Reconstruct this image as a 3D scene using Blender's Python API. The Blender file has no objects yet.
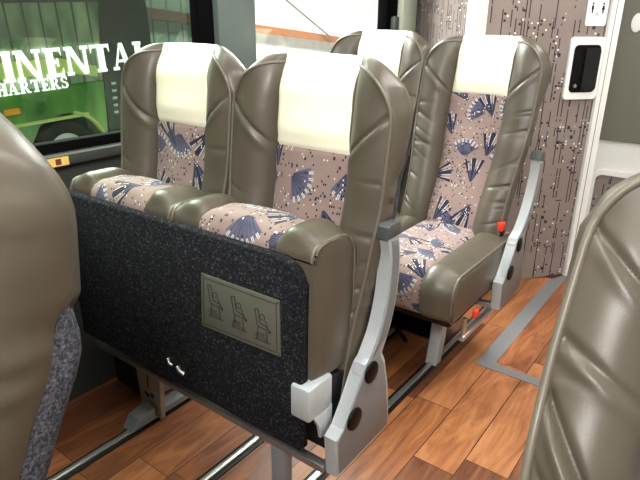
import bpy, bmesh, math, random
from mathutils import Vector, Matrix
random.seed(7)
D = bpy.data
C = bpy.context.scene.collection
pi = math.pi

# ------------------------------------------------------------------ node helpers
class G:
    """tiny wrapper to write shader maths"""
    def __init__(s, name):
        s.m = D.materials.new(name); s.m.use_nodes = True
        s.t = s.m.node_tree; s.n = s.t.nodes; s.n.clear()
        s.out = s.n.new('ShaderNodeOutputMaterial')
        s.b = s.n.new('ShaderNodeBsdfPrincipled')
        s.t.links.new(s.b.outputs[0], s.out.inputs[0])
    def put(s, sock, v):
        if hasattr(v, 'node'): s.t.links.new(v, sock)
        else:
            if sock.type == 'RGBA' and len(v) == 3: v = (*v, 1)
            sock.default_value = v
    def N(s, typ, ins=None, out=0, **kw):
        n = s.n.new('ShaderNode' + typ)
        for k, v in kw.items(): setattr(n, k, v)
        for k, v in (ins or {}).items(): s.put(n.inputs[k], v)
        return n.outputs[out]
    def M(s, op, a, b=None, c=None):
        n = s.n.new('ShaderNodeMath'); n.operation = op
        s.put(n.inputs[0], a)
        if b is not None: s.put(n.inputs[1], b)
        if c is not None: s.put(n.inputs[2], c)
        return n.outputs[0]
    def mix(s, f, a, b):
        n = s.n.new('ShaderNodeMix'); n.data_type = 'RGBA'
        s.put(n.inputs[0], f); s.put(n.inputs[6], a); s.put(n.inputs[7], b)
        return n.outputs[2]
    def xyz(s, v):
        n = s.n.new('ShaderNodeSeparateXYZ'); s.put(n.inputs[0], v); return n.outputs
    def vec(s, x, y, z=0.0):
        n = s.n.new('ShaderNodeCombineXYZ')
        for i, v in enumerate((x, y, z)): s.put(n.inputs[i], v)
        return n.outputs[0]
    def white(s, v):
        n = s.n.new('ShaderNodeTexWhiteNoise'); n.noise_dimensions = '2D'; s.put(n.inputs['Vector'], v); return n.outputs
    def noise(s, v, scale, detail=3, rough=.5, dist=0):
        return s.N('TexNoise', {'Vector': v, 'Scale': scale, 'Detail': detail, 'Roughness': rough, 'Distortion': dist})
    def ramp(s, f, stops):
        n = s.n.new('ShaderNodeValToRGB'); s.put(n.inputs[0], f)
        e = n.color_ramp.elements
        while len(e) < len(stops): e.new(.5)
        for i, (p, c) in enumerate(stops): e[i].position = p; e[i].color = (*c, 1)
        return n.outputs[0]
    def obj(s): return s.N('TexCoord', out=3)
    def uv(s): return s.N('TexCoord', out=2)
    def set(s, **kw):
        names = dict(color='Base Color', rough='Roughness', metal='Metallic', spec='Specular IOR Level', coat='Coat Weight',
                     coatr='Coat Roughness', normal='Normal', em='Emission Color', ems='Emission Strength', alpha='Alpha', sheen='Sheen Weight')
        for k, v in kw.items(): s.put(s.b.inputs[names[k]], v)
        return s
    def bump(s, h, dist=.001, st=1.0):
        s.put(s.b.inputs['Normal'], s.N('Bump', {'Height': h, 'Distance': dist, 'Strength': st}))
        return s

def lin(r, g, b):
    f = lambda c: (c/255/12.92) if c/255 <= .04045 else ((c/255+.055)/1.055)**2.4
    return (f(r), f(g), f(b))

def plain(name, rgb, rough=.5, metal=0, spec=.5, vary=.06, scale=30, bump=0, **kw):
    g = G(name); c = lin(*rgb)
    n = g.noise(g.obj(), scale, 3)
    g.set(color=g.mix(n, tuple(x*(1-vary) for x in c), tuple(min(1, x*(1+vary)) for x in c)), rough=rough, metal=metal, spec=spec, **kw)
    if bump: g.bump(g.noise(g.obj(), scale*6, 2), bump)
    return g.m

def leather(name, rgb):
    g = G(name); c = lin(*rgb); o = g.obj()
    n = g.noise(o, 9, 4)
    g.set(color=g.mix(n, tuple(x*.88 for x in c), tuple(x*1.1 for x in c)), rough=g.M('MULTIPLY_ADD', n, .16, .31), spec=.46)
    v = g.N('TexVoronoi', {'Vector': o, 'Scale': 420}, 0)
    w = g.noise(o, 14, 2)
    g.bump(g.M('ADD', g.M('MULTIPLY', v, .14), g.M('MULTIPLY', w, .5)), .0014, .4)
    return g.m

def fabric(name):
    g = G(name)
    rnd = g.N('ObjectInfo', out=5)
    uv = g.xyz(g.uv())
    x = g.M('ADD', uv[0], g.M('MULTIPLY', rnd, 3.7)); y = g.M('ADD', uv[1], g.M('MULTIPLY', rnd, 7.3))
    base = g.mix(g.noise(g.vec(x, y), 14, 3), lin(130, 111, 106), lin(154, 134, 128))
    weave = g.noise(g.vec(x, y), 700, 2)
    base = g.mix(g.M('MULTIPLY', weave, .35), base, lin(105, 88, 84))
    def fans(scale, ox, oy, rand, amax, nst, r0, r1, keep, tipr, tipo, tipw, hider):
        px = g.M('MULTIPLY_ADD', x, scale, ox); py = g.M('MULTIPLY_ADD', y, scale, oy)
        i = g.M('FLOOR', px); j = g.M('FLOOR', py)
        w = g.white(g.vec(i, j)); rc = g.xyz(w[1])
        lx = g.M('SUBTRACT', g.M('SUBTRACT', px, i), g.M('MULTIPLY_ADD', rc[0], rand, .5-rand/2))
        ly = g.M('SUBTRACT', g.M('SUBTRACT', py, j), g.M('MULTIPLY_ADD', rc[1], rand, .5-rand/2))
        a0 = g.M('MULTIPLY', rc[2], 2*pi); ca = g.M('COSINE', a0); sa = g.M('SINE', a0)
        rx = g.M('ADD', g.M('MULTIPLY', lx, ca), g.M('MULTIPLY', ly, sa))
        ry = g.M('SUBTRACT', g.M('MULTIPLY', ly, ca), g.M('MULTIPLY', lx, sa))
        rx = g.M('ADD', rx, (r0+r1)*.5)
        r = g.M('SQRT', g.M('ADD', g.M('MULTIPLY', rx, rx), g.M('MULTIPLY', ry, ry)))
        a = g.M('ARCTAN2', ry, rx)
        st = g.M('COSINE', g.M('MULTIPLY', a, nst))
        rr = g.M('MULTIPLY_ADD', st, -.03, r)
        ina = g.M('LESS_THAN', g.M('ABSOLUTE', a), amax)
        fan = g.M('MULTIPLY', g.M('MULTIPLY', ina, g.M('LESS_THAN', rr, r1)), g.M('GREATER_THAN', r, r0))
        fan = g.M('MULTIPLY', fan, g.M('LESS_THAN', w[0], keep))
        tip = g.M('MULTIPLY', g.M('GREATER_THAN', r, tipr), g.M('LESS_THAN', g.M('ABSOLUTE', g.M('ADD', st, tipo)), tipw))
        rib = g.M('GREATER_THAN', st, -.1)
        hide = g.M('MULTIPLY', g.M('GREATER_THAN', r, hider), g.M('LESS_THAN', st, -.45))
        tone = g.M('MULTIPLY', g.M('DIVIDE', r, r1), g.noise(g.vec(x, y), 40, 2))
        return fan, tip, rib, hide, tone
    col = base
    for args, dark in (((7.4, .2, .3, .42, .95, 25, .04, .47, .9, .39, -.55, .4, .9), .35), ((7.4, 3.72, 5.85, .5, .42, 16, .06, .66, .9, .36, .30, .22, .40), .0)):
        fan, tip, rib, hide, tone = fans(*args)
        ink = g.mix(rib, lin(66, 66, 86), lin(32, 34, 58))
        ink = g.mix(g.M('MULTIPLY', tone, dark*3), ink, lin(108, 106, 128))
        ink = g.mix(tip, ink, lin(200, 196, 190))
        col = g.mix(g.M('MULTIPLY', fan, g.M('SUBTRACT', 1.0, hide)), col, ink)
    # scattered specks
    for sc, ox, keep, c in ((190, .3, .10, (34, 30, 40)), (230, 9.1, .03, (216, 208, 200)), (130, 4.4, .03, (44, 42, 60))):
        px = g.M('MULTIPLY_ADD', x, sc, ox); py = g.M('MULTIPLY_ADD', y, sc*.8, ox)
        i = g.M('FLOOR', px); j = g.M('FLOOR', py)
        w = g.white(g.vec(i, j))[0]
        dx = g.M('ABSOLUTE', g.M('SUBTRACT', g.M('SUBTRACT', px, i), .5)); dy = g.M('ABSOLUTE', g.M('SUBTRACT', g.M('SUBTRACT', py, j), .5))
        blob = g.noise(g.vec(x, y), 9, 1)
        m = g.M('MULTIPLY', g.M('LESS_THAN', w, g.M('MULTIPLY', g.M('SUBTRACT', blob, .25), keep*3.2)), g.M('LESS_THAN', g.M('MAXIMUM', dx, dy), .36))
        col = g.mix(m, col, lin(*c))
    g.set(color=col, rough=.9, spec=.2, sheen=.15)
    g.bump(weave, .0008, .5)
    return g.m

def wall_pattern(name):
    g = G(name); uv = g.xyz(g.uv()); s = uv[0]; z = uv[1]
    n0 = g.noise(g.vec(s, z), 5, 3)
    base = g.mix(n0, lin(128, 116, 111), lin(154, 142, 136))
    col = g.mix(g.M('MULTIPLY', g.noise(g.vec(g.M('MULTIPLY', s, 6), z), 60, 2), .4), base, lin(95, 82, 80))
    for pitch, off, seg, keep in ((.043, .0, 4.5, .5), (.043, .38, 3.8, .30)):
        q = g.M('MULTIPLY_ADD', s, 1/pitch, off); i = g.M('FLOOR', q)
        ri = g.xyz(g.white(g.vec(i, 3.3+off))[1])
        zz = g.M('ADD', g.M('MULTIPLY', z, seg), g.M('MULTIPLY', ri[0], 9)); j = g.M('FLOOR', zz)
        r = g.white(g.vec(i, j)); rc = g.xyz(r[1])
        cx = g.M('SUBTRACT', g.M('SUBTRACT', q, i), g.M('MULTIPLY_ADD', rc[2], .5, .25))
        fz = g.M('SUBTRACT', zz, j)
        m = g.M('MULTIPLY', g.M('LESS_THAN', g.M('ABSOLUTE', cx), .06), g.M('LESS_THAN', r[0], keep+.2))
        m = g.M('MULTIPLY', m, g.M('GREATER_THAN', g.noise(g.vec(g.M('MULTIPLY', i, 3.7), z), 24, 1), .40))
        col = g.mix(m, col, lin(48, 42, 50))
        # branch where a line steps sideways
        hb = g.M('MULTIPLY', g.M('MULTIPLY', g.M('LESS_THAN', fz, .02), g.M('LESS_THAN', rc[1], .16)), g.M('LESS_THAN', g.M('ABSOLUTE', cx), .45))
        col = g.mix(hb, col, lin(58, 50, 58))
    for pz, px_, keep, c, w_ in ((.013, .0143, .05, (44, 38, 48), .36), (.013, .0143, .03, (226, 218, 208), .28), (.022, .0215, .012, (40, 40, 58), .36)):
        a = g.M('MULTIPLY_ADD', s, 1/px_, w_*11); b = g.M('MULTIPLY_ADD', z, 1/pz, w_*17); i = g.M('FLOOR', a); j = g.M('FLOOR', b)
        w = g.white(g.vec(i, j))[0]
        dx = g.M('ABSOLUTE', g.M('SUBTRACT', g.M('SUBTRACT', a, i), .5)); dy = g.M('ABSOLUTE', g.M('SUBTRACT', g.M('SUBTRACT', b, j), .5))
        cl = g.M('GREATER_THAN', g.noise(g.vec(s, g.M('MULTIPLY', z, .6)), 11, 1), .5)
        m = g.M('MULTIPLY', g.M('MULTIPLY', g.M('LESS_THAN', w, keep*1.9), g.M('LESS_THAN', g.M('MAXIMUM', dx, dy), w_)), cl)
        col = g.mix(m, col, lin(*c))
    g.set(color=col, rough=.7, spec=.3)
    return g.m

def wood(name):
    g = G(name); o = g.xyz(g.obj()); x = o[0]; y = o[1]
    q = g.M('MULTIPLY_ADD', x, 1/.1235, .549/.1235+40); i = g.M('FLOOR', q); fx = g.M('SUBTRACT', q, i)
    ri = g.white(g.vec(i, 7.7))[0]
    p = g.M('ADD', g.M('MULTIPLY', y, 1/.62), g.M('MULTIPLY', ri, 13.0)); j = g.M('FLOOR', p); fy = g.M('SUBTRACT', p, j)
    w = g.white(g.vec(i, j)); rc = g.xyz(w[1])
    gv = g.vec(g.M('ADD', x, g.M('MULTIPLY', rc[0], 20)), g.M('ADD', g.M('MULTIPLY', y, .16), g.M('MULTIPLY', rc[1], 9)))
    gr = g.noise(gv, 16, 5, .6, 2.2)
    fine = g.noise(g.vec(g.M('MULTIPLY', x, 9), g.M('MULTIPLY', y, .5)), 30, 3)
    f = g.M('ADD', g.M('MULTIPLY', gr, .72), g.M('ADD', g.M('MULTIPLY', g.M('SUBTRACT', w[0], .5), .42), g.M('MULTIPLY', fine, .18)))
    col = g.ramp(f, [(.18, lin(70, 38, 24)), (.38, lin(112, 66, 40)), (.55, lin(148, 92, 56)), (.78, lin(184, 124, 80))])
    ex = g.M('LESS_THAN', g.M('MINIMUM', fx, g.M('SUBTRACT', 1.0, fx)), .011)
    ey = g.M('LESS_THAN', g.M('MINIMUM', fy, g.M('SUBTRACT', 1.0, fy)), .0016)
    col = g.mix(g.M('MAXIMUM', ex, ey), col, lin(30, 16, 10))
    g.set(color=col, rough=g.M('MULTIPLY_ADD', gr, .2, .3), spec=.45)
    return g.m

def carpet(name, a, b, sc=260):
    g = G(name); o = g.obj()
    v = g.noise(o, sc, 4, .75)
    v2 = g.N('TexVoronoi', {'Vector': o, 'Scale': sc*1.1}, 1)
    col = g.ramp(v, [(.38, lin(*a)), (.56, lin(*[(p+q)/2 for p, q in zip(a, b)])), (.72, lin(*b))])
    sp = g.M('GREATER_THAN', g.xyz(v2)[0], .9)
    col = g.mix(g.M('MULTIPLY', sp, .2), col, lin(120, 124, 140))
    g.set(color=col, rough=1, spec=.1)
    g.bump(v, .004, 1)
    return g.m

def glass(name, tint, refl):
    g = G(name)
    n = g.noise(g.obj(), 3, 2)
    tr = g.N('BsdfTransparent', {'Color': g.mix(n, tuple(x*.95 for x in tint), tint)})
    gl = g.N('BsdfGlossy', {'Color': (1, 1, 1), 'Roughness': .02})
    lw = g.N('LayerWeight', {'Blend': .25}, 0)
    mx = g.n.new('ShaderNodeMixShader')
    g.put(mx.inputs[0], g.M('MULTIPLY_ADD', lw, .22, refl)); g.put(mx.inputs[1], tr); g.put(mx.inputs[2], gl)
    g.t.links.new(mx.outputs[0], g.out.inputs[0]); g.n.remove(g.b)
    return g.m

def glow(name, rgb, st):
    g = G(name); n = g.noise(g.obj(), 4, 1)
    c = lin(*rgb)
    g.set(color=g.mix(n, c, c), em=c, ems=st, rough=.5)
    return g.m

def cladding(name):
    g = G(name); o = g.xyz(g.obj())
    f = g.M('FRACT', g.M('MULTIPLY', o[1], 1/.42))
    e = g.M('LESS_THAN', f, .10)
    h = g.M('LESS_THAN', g.M('FRACT', g.M('MULTIPLY', o[2], .62)), .03)
    col = g.mix(g.M('MAXIMUM', e, h), lin(240, 240, 236), lin(224, 226, 222))
    g.set(color=col, rough=.6)
    return g.m

def cladding_tint(name):  # wall colour darkened to carry the dimming of the tinted window
    g = G(name); o = g.xyz(g.obj())
    e = g.M('LESS_THAN', g.M('FRACT', g.M('MULTIPLY', o[1], 1/.42)), .12)
    n = g.noise(g.vec(o[0], o[1], g.M('MULTIPLY', o[2], .3)), 1.2, 3)
    col = g.mix(e, g.mix(n, lin(92, 112, 100), lin(128, 146, 130)), lin(74, 88, 80))
    g.set(color=col, rough=.6)
    return g.m

def coach_side(name):
    """dark tinted upper side with paler ribs"""
    g = G(name); o = g.xyz(g.obj())
    f = g.M('FRACT', g.M('MULTIPLY', o[1], 1/.185))
    e = g.M('LESS_THAN', f, .12)
    n = g.noise(g.vec(o[0], g.M('MULTIPLY', o[1], 2.2), o[2]), 1.6, 3)
    col = g.ramp(n, [(.3, lin(70, 92, 66)), (.5, lin(126, 152, 112)), (.7, lin(168, 186, 142))])
    col = g.mix(e, col, lin(60, 76, 60))
    g.set(color=col, rough=.25, spec=.6)
    return g.m

def coach_green(name):
    g = G(name); o = g.xyz(g.obj())
    n = g.noise(g.vec(o[0], o[1], g.M('MULTIPLY', o[2], .5)), 2.2, 3)
    col = g.ramp(n, [(.3, lin(44, 96, 30)), (.5, lin(92, 150, 66)), (.68, lin(140, 196, 96))])
    g.set(color=col, rough=.2, spec=.6, coat=.5)
    return g.m

M = dict(
    leather=leather('leather_taupe', (78, 72, 61)),
    fabric=fabric('moquette'),
    cream=plain('cream_vinyl', (246, 243, 218), .42, vary=.02),
    carpet=carpet('charcoal_carpet', (15, 15, 17), (54, 55, 61)),
    carpet2=carpet('grey_carpet', (40, 41, 47), (128, 130, 138), 210),
    piping=plain('piping_dark', (98, 91, 80), .4),
    silver=plain('silver_paint', (172, 178, 181), .34, .15),
    silverdark=plain('grey_paint', (116, 120, 123), .42, .1),
    steel=plain('steel', (150, 150, 148), .35, .8),
    track=plain('bright_track', (205, 205, 202), .28, .85),
    black=plain('black_plastic', (20, 20, 21), .5, spec=.3, bump=.0003),
    rubber=plain('seal_rubber', (9, 9, 10), .9, spec=.05),
    blackgloss=plain('gloss_black', (10, 10, 11), .4, spec=.12),
    darkgrey=plain('dark_grey_plastic', (66, 70, 70), .5),
    sill=plain('grey_textured_trim', (54, 56, 53), .75, vary=.25, scale=160, bump=.0006),
    tan=plain('tan_metal', (150, 140, 122), .45, .3),
    white=plain('white_gelcoat', (232, 236, 234), .3, vary=.02, scale=5),
    offwhite=plain('cream_post', (226, 230, 214), .35, vary=.02, scale=5),
    pad=plain('grey_green_pad', (112, 113, 101), .65, vary=.06, scale=60),
    olive=plain('olive_plate', (92, 94, 84), .42),
    oliveline=plain('plate_ink', (50, 46, 42), .6),
    red=plain('red_plastic', (224, 62, 44), .35),
    redink=plain('red_ink', (120, 50, 42), .5),
    pattern=wall_pattern('patterned_laminate'),
    wood=wood('cherry_planks'),
    strip=plain('grey_vinyl_strip', (118, 120, 122), .55, vary=.18, scale=200),
    pillar=plain('pillar_grey_green', (96, 108, 105), .35, vary=.05),
    ceil=plain('ceiling_vinyl', (225, 225, 218), .8, vary=.02),
    glass1=glass('tinted_glass', (.66, .73, .66), .035),
    glass2=glass('clear_glass', (.97, .98, .96), .01),
    clad=cladding('white_cladding'), clad_dimmed=cladding_tint('cladding_tint_dimmed'), beam_dimmed=plain('beam_tint_dimmed', (74, 56, 44), .6),  # second wall and beam colours have the window tint's dimming painted in
    ground=plain('concrete', (120, 122, 118), .9, vary=.2, scale=3),
    beam=plain('orange_brown_beam', (176, 110, 66), .6),
    cable=plain('cable_grey', (120, 124, 112), .6),
    coach=coach_green('coach_green_paint'),
    coachup=coach_side('coach_upper'),
    coachdark=plain('coach_dark', (42, 56, 44), .4, vary=.2, scale=2),
    lime=plain('coach_lime', (206, 226, 130), .3),
    letter=plain('white_letters_glow', (250, 250, 246), .4, vary=.01, ems=2.6, em=(1, 1, 1)),  # white paint given a glow to stay bright behind the tinted glass
    tyre=plain('tyre_rubber', (44, 48, 44), .8),
    hub=plain('white_hub', (226, 230, 224), .4),
    amber=plain('amber_lens', (240, 160, 50), .3, ems=.3, em=lin(240, 150, 40)),
    yellow=plain('yellow_sticker', (232, 196, 104), .5, vary=.3, scale=50),
    lamp=glow('lamp_diffuser', (255, 250, 240), 1.5),
)

# ------------------------------------------------------------------ mesh helpers
def mesh(name, verts, faces, mat, uvs=None, smooth=True, angle=None):
    me = D.meshes.new(name); me.from_pydata([tuple(v) for v in verts], [], faces)
    if uvs:
        l = me.uv_layers.new(name='UVMap')
        for lp in me.loops: l.data[lp.index].uv = uvs[lp.vertex_index]
    bm = bmesh.new(); bm.from_mesh(me)
    bmesh.ops.remove_doubles(bm, verts=bm.verts, dist=1e-5)
    bmesh.ops.dissolve_degenerate(bm, edges=bm.edges, dist=1e-6)
    bm.to_mesh(me); bm.free()
    me.materials.append(mat)
    for p in me.polygons: p.use_smooth = smooth
    if smooth and angle: me.set_sharp_from_angle(angle=math.radians(angle))
    return me

def bmmesh(name, bm, mat, angle=35):
    bmesh.ops.recalc_face_normals(bm, faces=bm.faces)
    me = D.meshes.new(name); bm.to_mesh(me); bm.free(); me.materials.append(mat)
    for p in me.polygons: p.use_smooth = True
    me.set_sharp_from_angle(angle=math.radians(angle))
    return me

def link(name, me, parent=None, loc=(0, 0, 0), rot=(0, 0, 0)):
    o = D.objects.new(name, me); C.objects.link(o)
    if parent: o.parent = parent
    o.location = loc; o.rotation_euler = rot
    return o

def tag(o, label=None, cat=None, group=None, kind=None):
    if label: o['label'] = label
    if cat: o['category'] = cat
    if group: o['group'] = group
    if kind: o['kind'] = kind
    return o

def add_box(bm, lo, hi, bev=0, seg=2):
    g = bmesh.ops.create_cube(bm, size=1)
    vs = g['verts']
    for v in vs:
        v.co = Vector([(lo[i]+hi[i])/2 + v.co[i]*(hi[i]-lo[i]) for i in range(3)])
    if bev:
        es = list({e for v in vs for e in v.link_edges})
        bmesh.ops.bevel(bm, geom=es, offset=bev, segments=seg, affect='EDGES', profile=.5)

def box(name, lo, hi, mat, bev=.002):
    bm = bmesh.new(); add_box(bm, lo, hi, bev); return bmmesh(name, bm, mat)

def add_prism(bm, pts, a, b, axis='x', bev=0, seg=2):
    """closed outline pts swept from a to b along an axis; pts are the two other coordinates in order"""
    def co(p, d):
        return {'x': (d, p[0], p[1]), 'y': (p[0], d, p[1]), 'z': (p[0], p[1], d)}[axis]
    v0 = [bm.verts.new(co(p, a)) for p in pts]; v1 = [bm.verts.new(co(p, b)) for p in pts]
    f0 = bm.faces.new(v0); f1 = bm.faces.new(v1[::-1]); n = len(pts)
    for i in range(n): bm.faces.new((v0[i], v1[i], v1[(i+1) % n], v0[(i+1) % n]))
    if bev:
        es = [e for e in set(f0.edges) | set(f1.edges)]
        bmesh.ops.bevel(bm, geom=es, offset=bev, segments=seg, affect='EDGES', profile=.5)

def prism(name, pts, a, b, mat, axis='x', bev=.002, angle=35):
    bm = bmesh.new(); add_prism(bm, pts, a, b, axis, bev); return bmmesh(name, bm, mat, angle)

def add_tube(bm, pts, r, n=8, caps=True):
    pts = [Vector(p) for p in pts]; rings = []
    up = Vector((0.13, .21, .97)); prev = None
    for i, p in enumerate(pts):
        t = (pts[min(i+1, len(pts)-1)] - pts[max(i-1, 0)]).normalized()
        if prev is None: prev = t.cross(up).normalized()
        u = (prev - t*prev.dot(t)).normalized(); v = t.cross(u); prev = u
        rings.append([bm.verts.new(p + r*(math.cos(2*pi*k/n)*u + math.sin(2*pi*k/n)*v)) for k in range(n)])
    for a, b in zip(rings, rings[1:]):
        for k in range(n): bm.faces.new((a[k], a[(k+1) % n], b[(k+1) % n], b[k]))
    if caps: bm.faces.new(rings[0][::-1]); bm.faces.new(rings[-1])

def tube(name, pts, r, mat, n=8):
    bm = bmesh.new(); add_tube(bm, pts, r, n); return bmmesh(name, bm, mat, 60)

def add_disc(bm, c, r, a, b, axis='x', n=28, bev=.003):
    pts = [(c[0]+r*math.cos(2*pi*k/n), c[1]+r*math.sin(2*pi*k/n)) for k in range(n)]
    add_prism(bm, pts, a, b, axis, bev)

def disc(name, c, r, a, b, mat, axis='x', n=28, bev=.003):
    bm = bmesh.new(); add_disc(bm, c, r, a, b, axis, n, bev); return bmmesh(name, bm, mat)

def rrect(x0, y0, x1, y1, r, n=6):
    out = []
    for cx, cy, a0 in ((x1-r, y1-r, 0), (x0+r, y1-r, pi/2), (x0+r, y0+r, pi), (x1-r, y0+r, 1.5*pi)):
        for k in range(n+1):
            a = a0 + pi/2*k/n; out.append((cx+r*math.cos(a), cy+r*math.sin(a)))
    return out

def sstep(a, b, x):
    t = max(0, min(1, (x-a)/(b-a))); return t*t*(3-2*t)

# ------------------------------------------------------------------ seat back
W = .436; ZB = .36; ZT = 1.082; CW = .1055; RC = .100; ZF = .897

LEAN = [0.0]; SOFF = [0.0]
def spine(z):
    """y of the front (corded) edge of the back at height z"""
    return SOFF[0] - .105 + .085*sstep(.30, .78, z) + .135*max(0, z-.70)*sstep(.70, .80, z)*(1-sstep(.98, 1.10, z)*.30) - LEAN[0]*max(0, z-.83)

def make_wrinkles(seed, n):
    r = random.Random(seed); out = []
    for side in (-1, 1):
        for _ in range(n):
            out.append((side, r.uniform(.46, .86), r.uniform(-.9, .15), r.uniform(.0018, .0045), r.uniform(.0035, .008), r.uniform(.03, .075)))
    return out

def front_y(x, z, zt, wr, extra):
    ax = abs(x); y = spine(z)
    f = 0; lo = sstep(.42, .66, z)
    rec = -.012 - .026*lo                      # how far the middle lies behind the corded edge
    if ax < CW:
        f = rec + .010*math.cos(ax/CW*pi/2)
        f += .012*sstep(ZF-.004, ZF+.05, z)*(1-.4*(ax/CW)**2)*(1-sstep(1.02, ZT, z))
        f -= .004*math.exp(-((z-ZF)/.004)**2)
        f -= .030*max(0, (z-1.0)/.088)**2.2 if z > 1.0 else 0
    else:
        t = (ax-CW)/(W/2-CW)
        f = rec*(1-t)**.8 + .030*math.sin(pi*min(1, t**.85))**.8 * (1-.45*sstep(.97, zt, z)) - .004*t
        f -= .030*max(0, (z-1.0)/.088)**2.2*(1-t) if z > 1.0 else 0
        f -= .006*math.exp(-(t/.07)**2)
        # mitred seam between the head wing and the long bolster
        zc = ZF - .004 + .105*t
        d = (z-zc)*.80
        f -= .0075*math.exp(-(d/CR[0])**2)*(1-sstep(.90, 1, t))
        f += .003*math.exp(-((d+.014)/.010)**2)*(1-sstep(.8, 1, t))
        for side, z0, sl, dep, wd, ln in wr:
            if side*x > 0:
                q = (1-t)*(W/2-CW)
                dd = (z-(z0+sl*q*.7))
                f -= dep*math.exp(-(dd/wd)**2)*math.exp(-(q/ln)**2)*sstep(0, .008, q)
        for side, za, zb_, dep, wd in extra:
            if side*x > 0:
                zc = za + (zb_-za)*(1-t); d = z-zc
                f -= dep*math.exp(-(d/wd)**2)*sstep(0, .12, 1-t) - dep*.7*math.exp(-((d+2.4*wd)/(1.6*wd))**2)*sstep(0, .2, 1-t)
    return y - f

def top_z(x):
    a = max(0, abs(x)-(W/2-RC))
    return ZT - (RC - math.sqrt(max(0, RC*RC-a*a))) - .010*(x/(W/2))**2

def depth(z): return -SOFF[0] + .078 + .026*sstep(.85, .895, z) - .008*sstep(1.0, 1.09, z)

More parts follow.
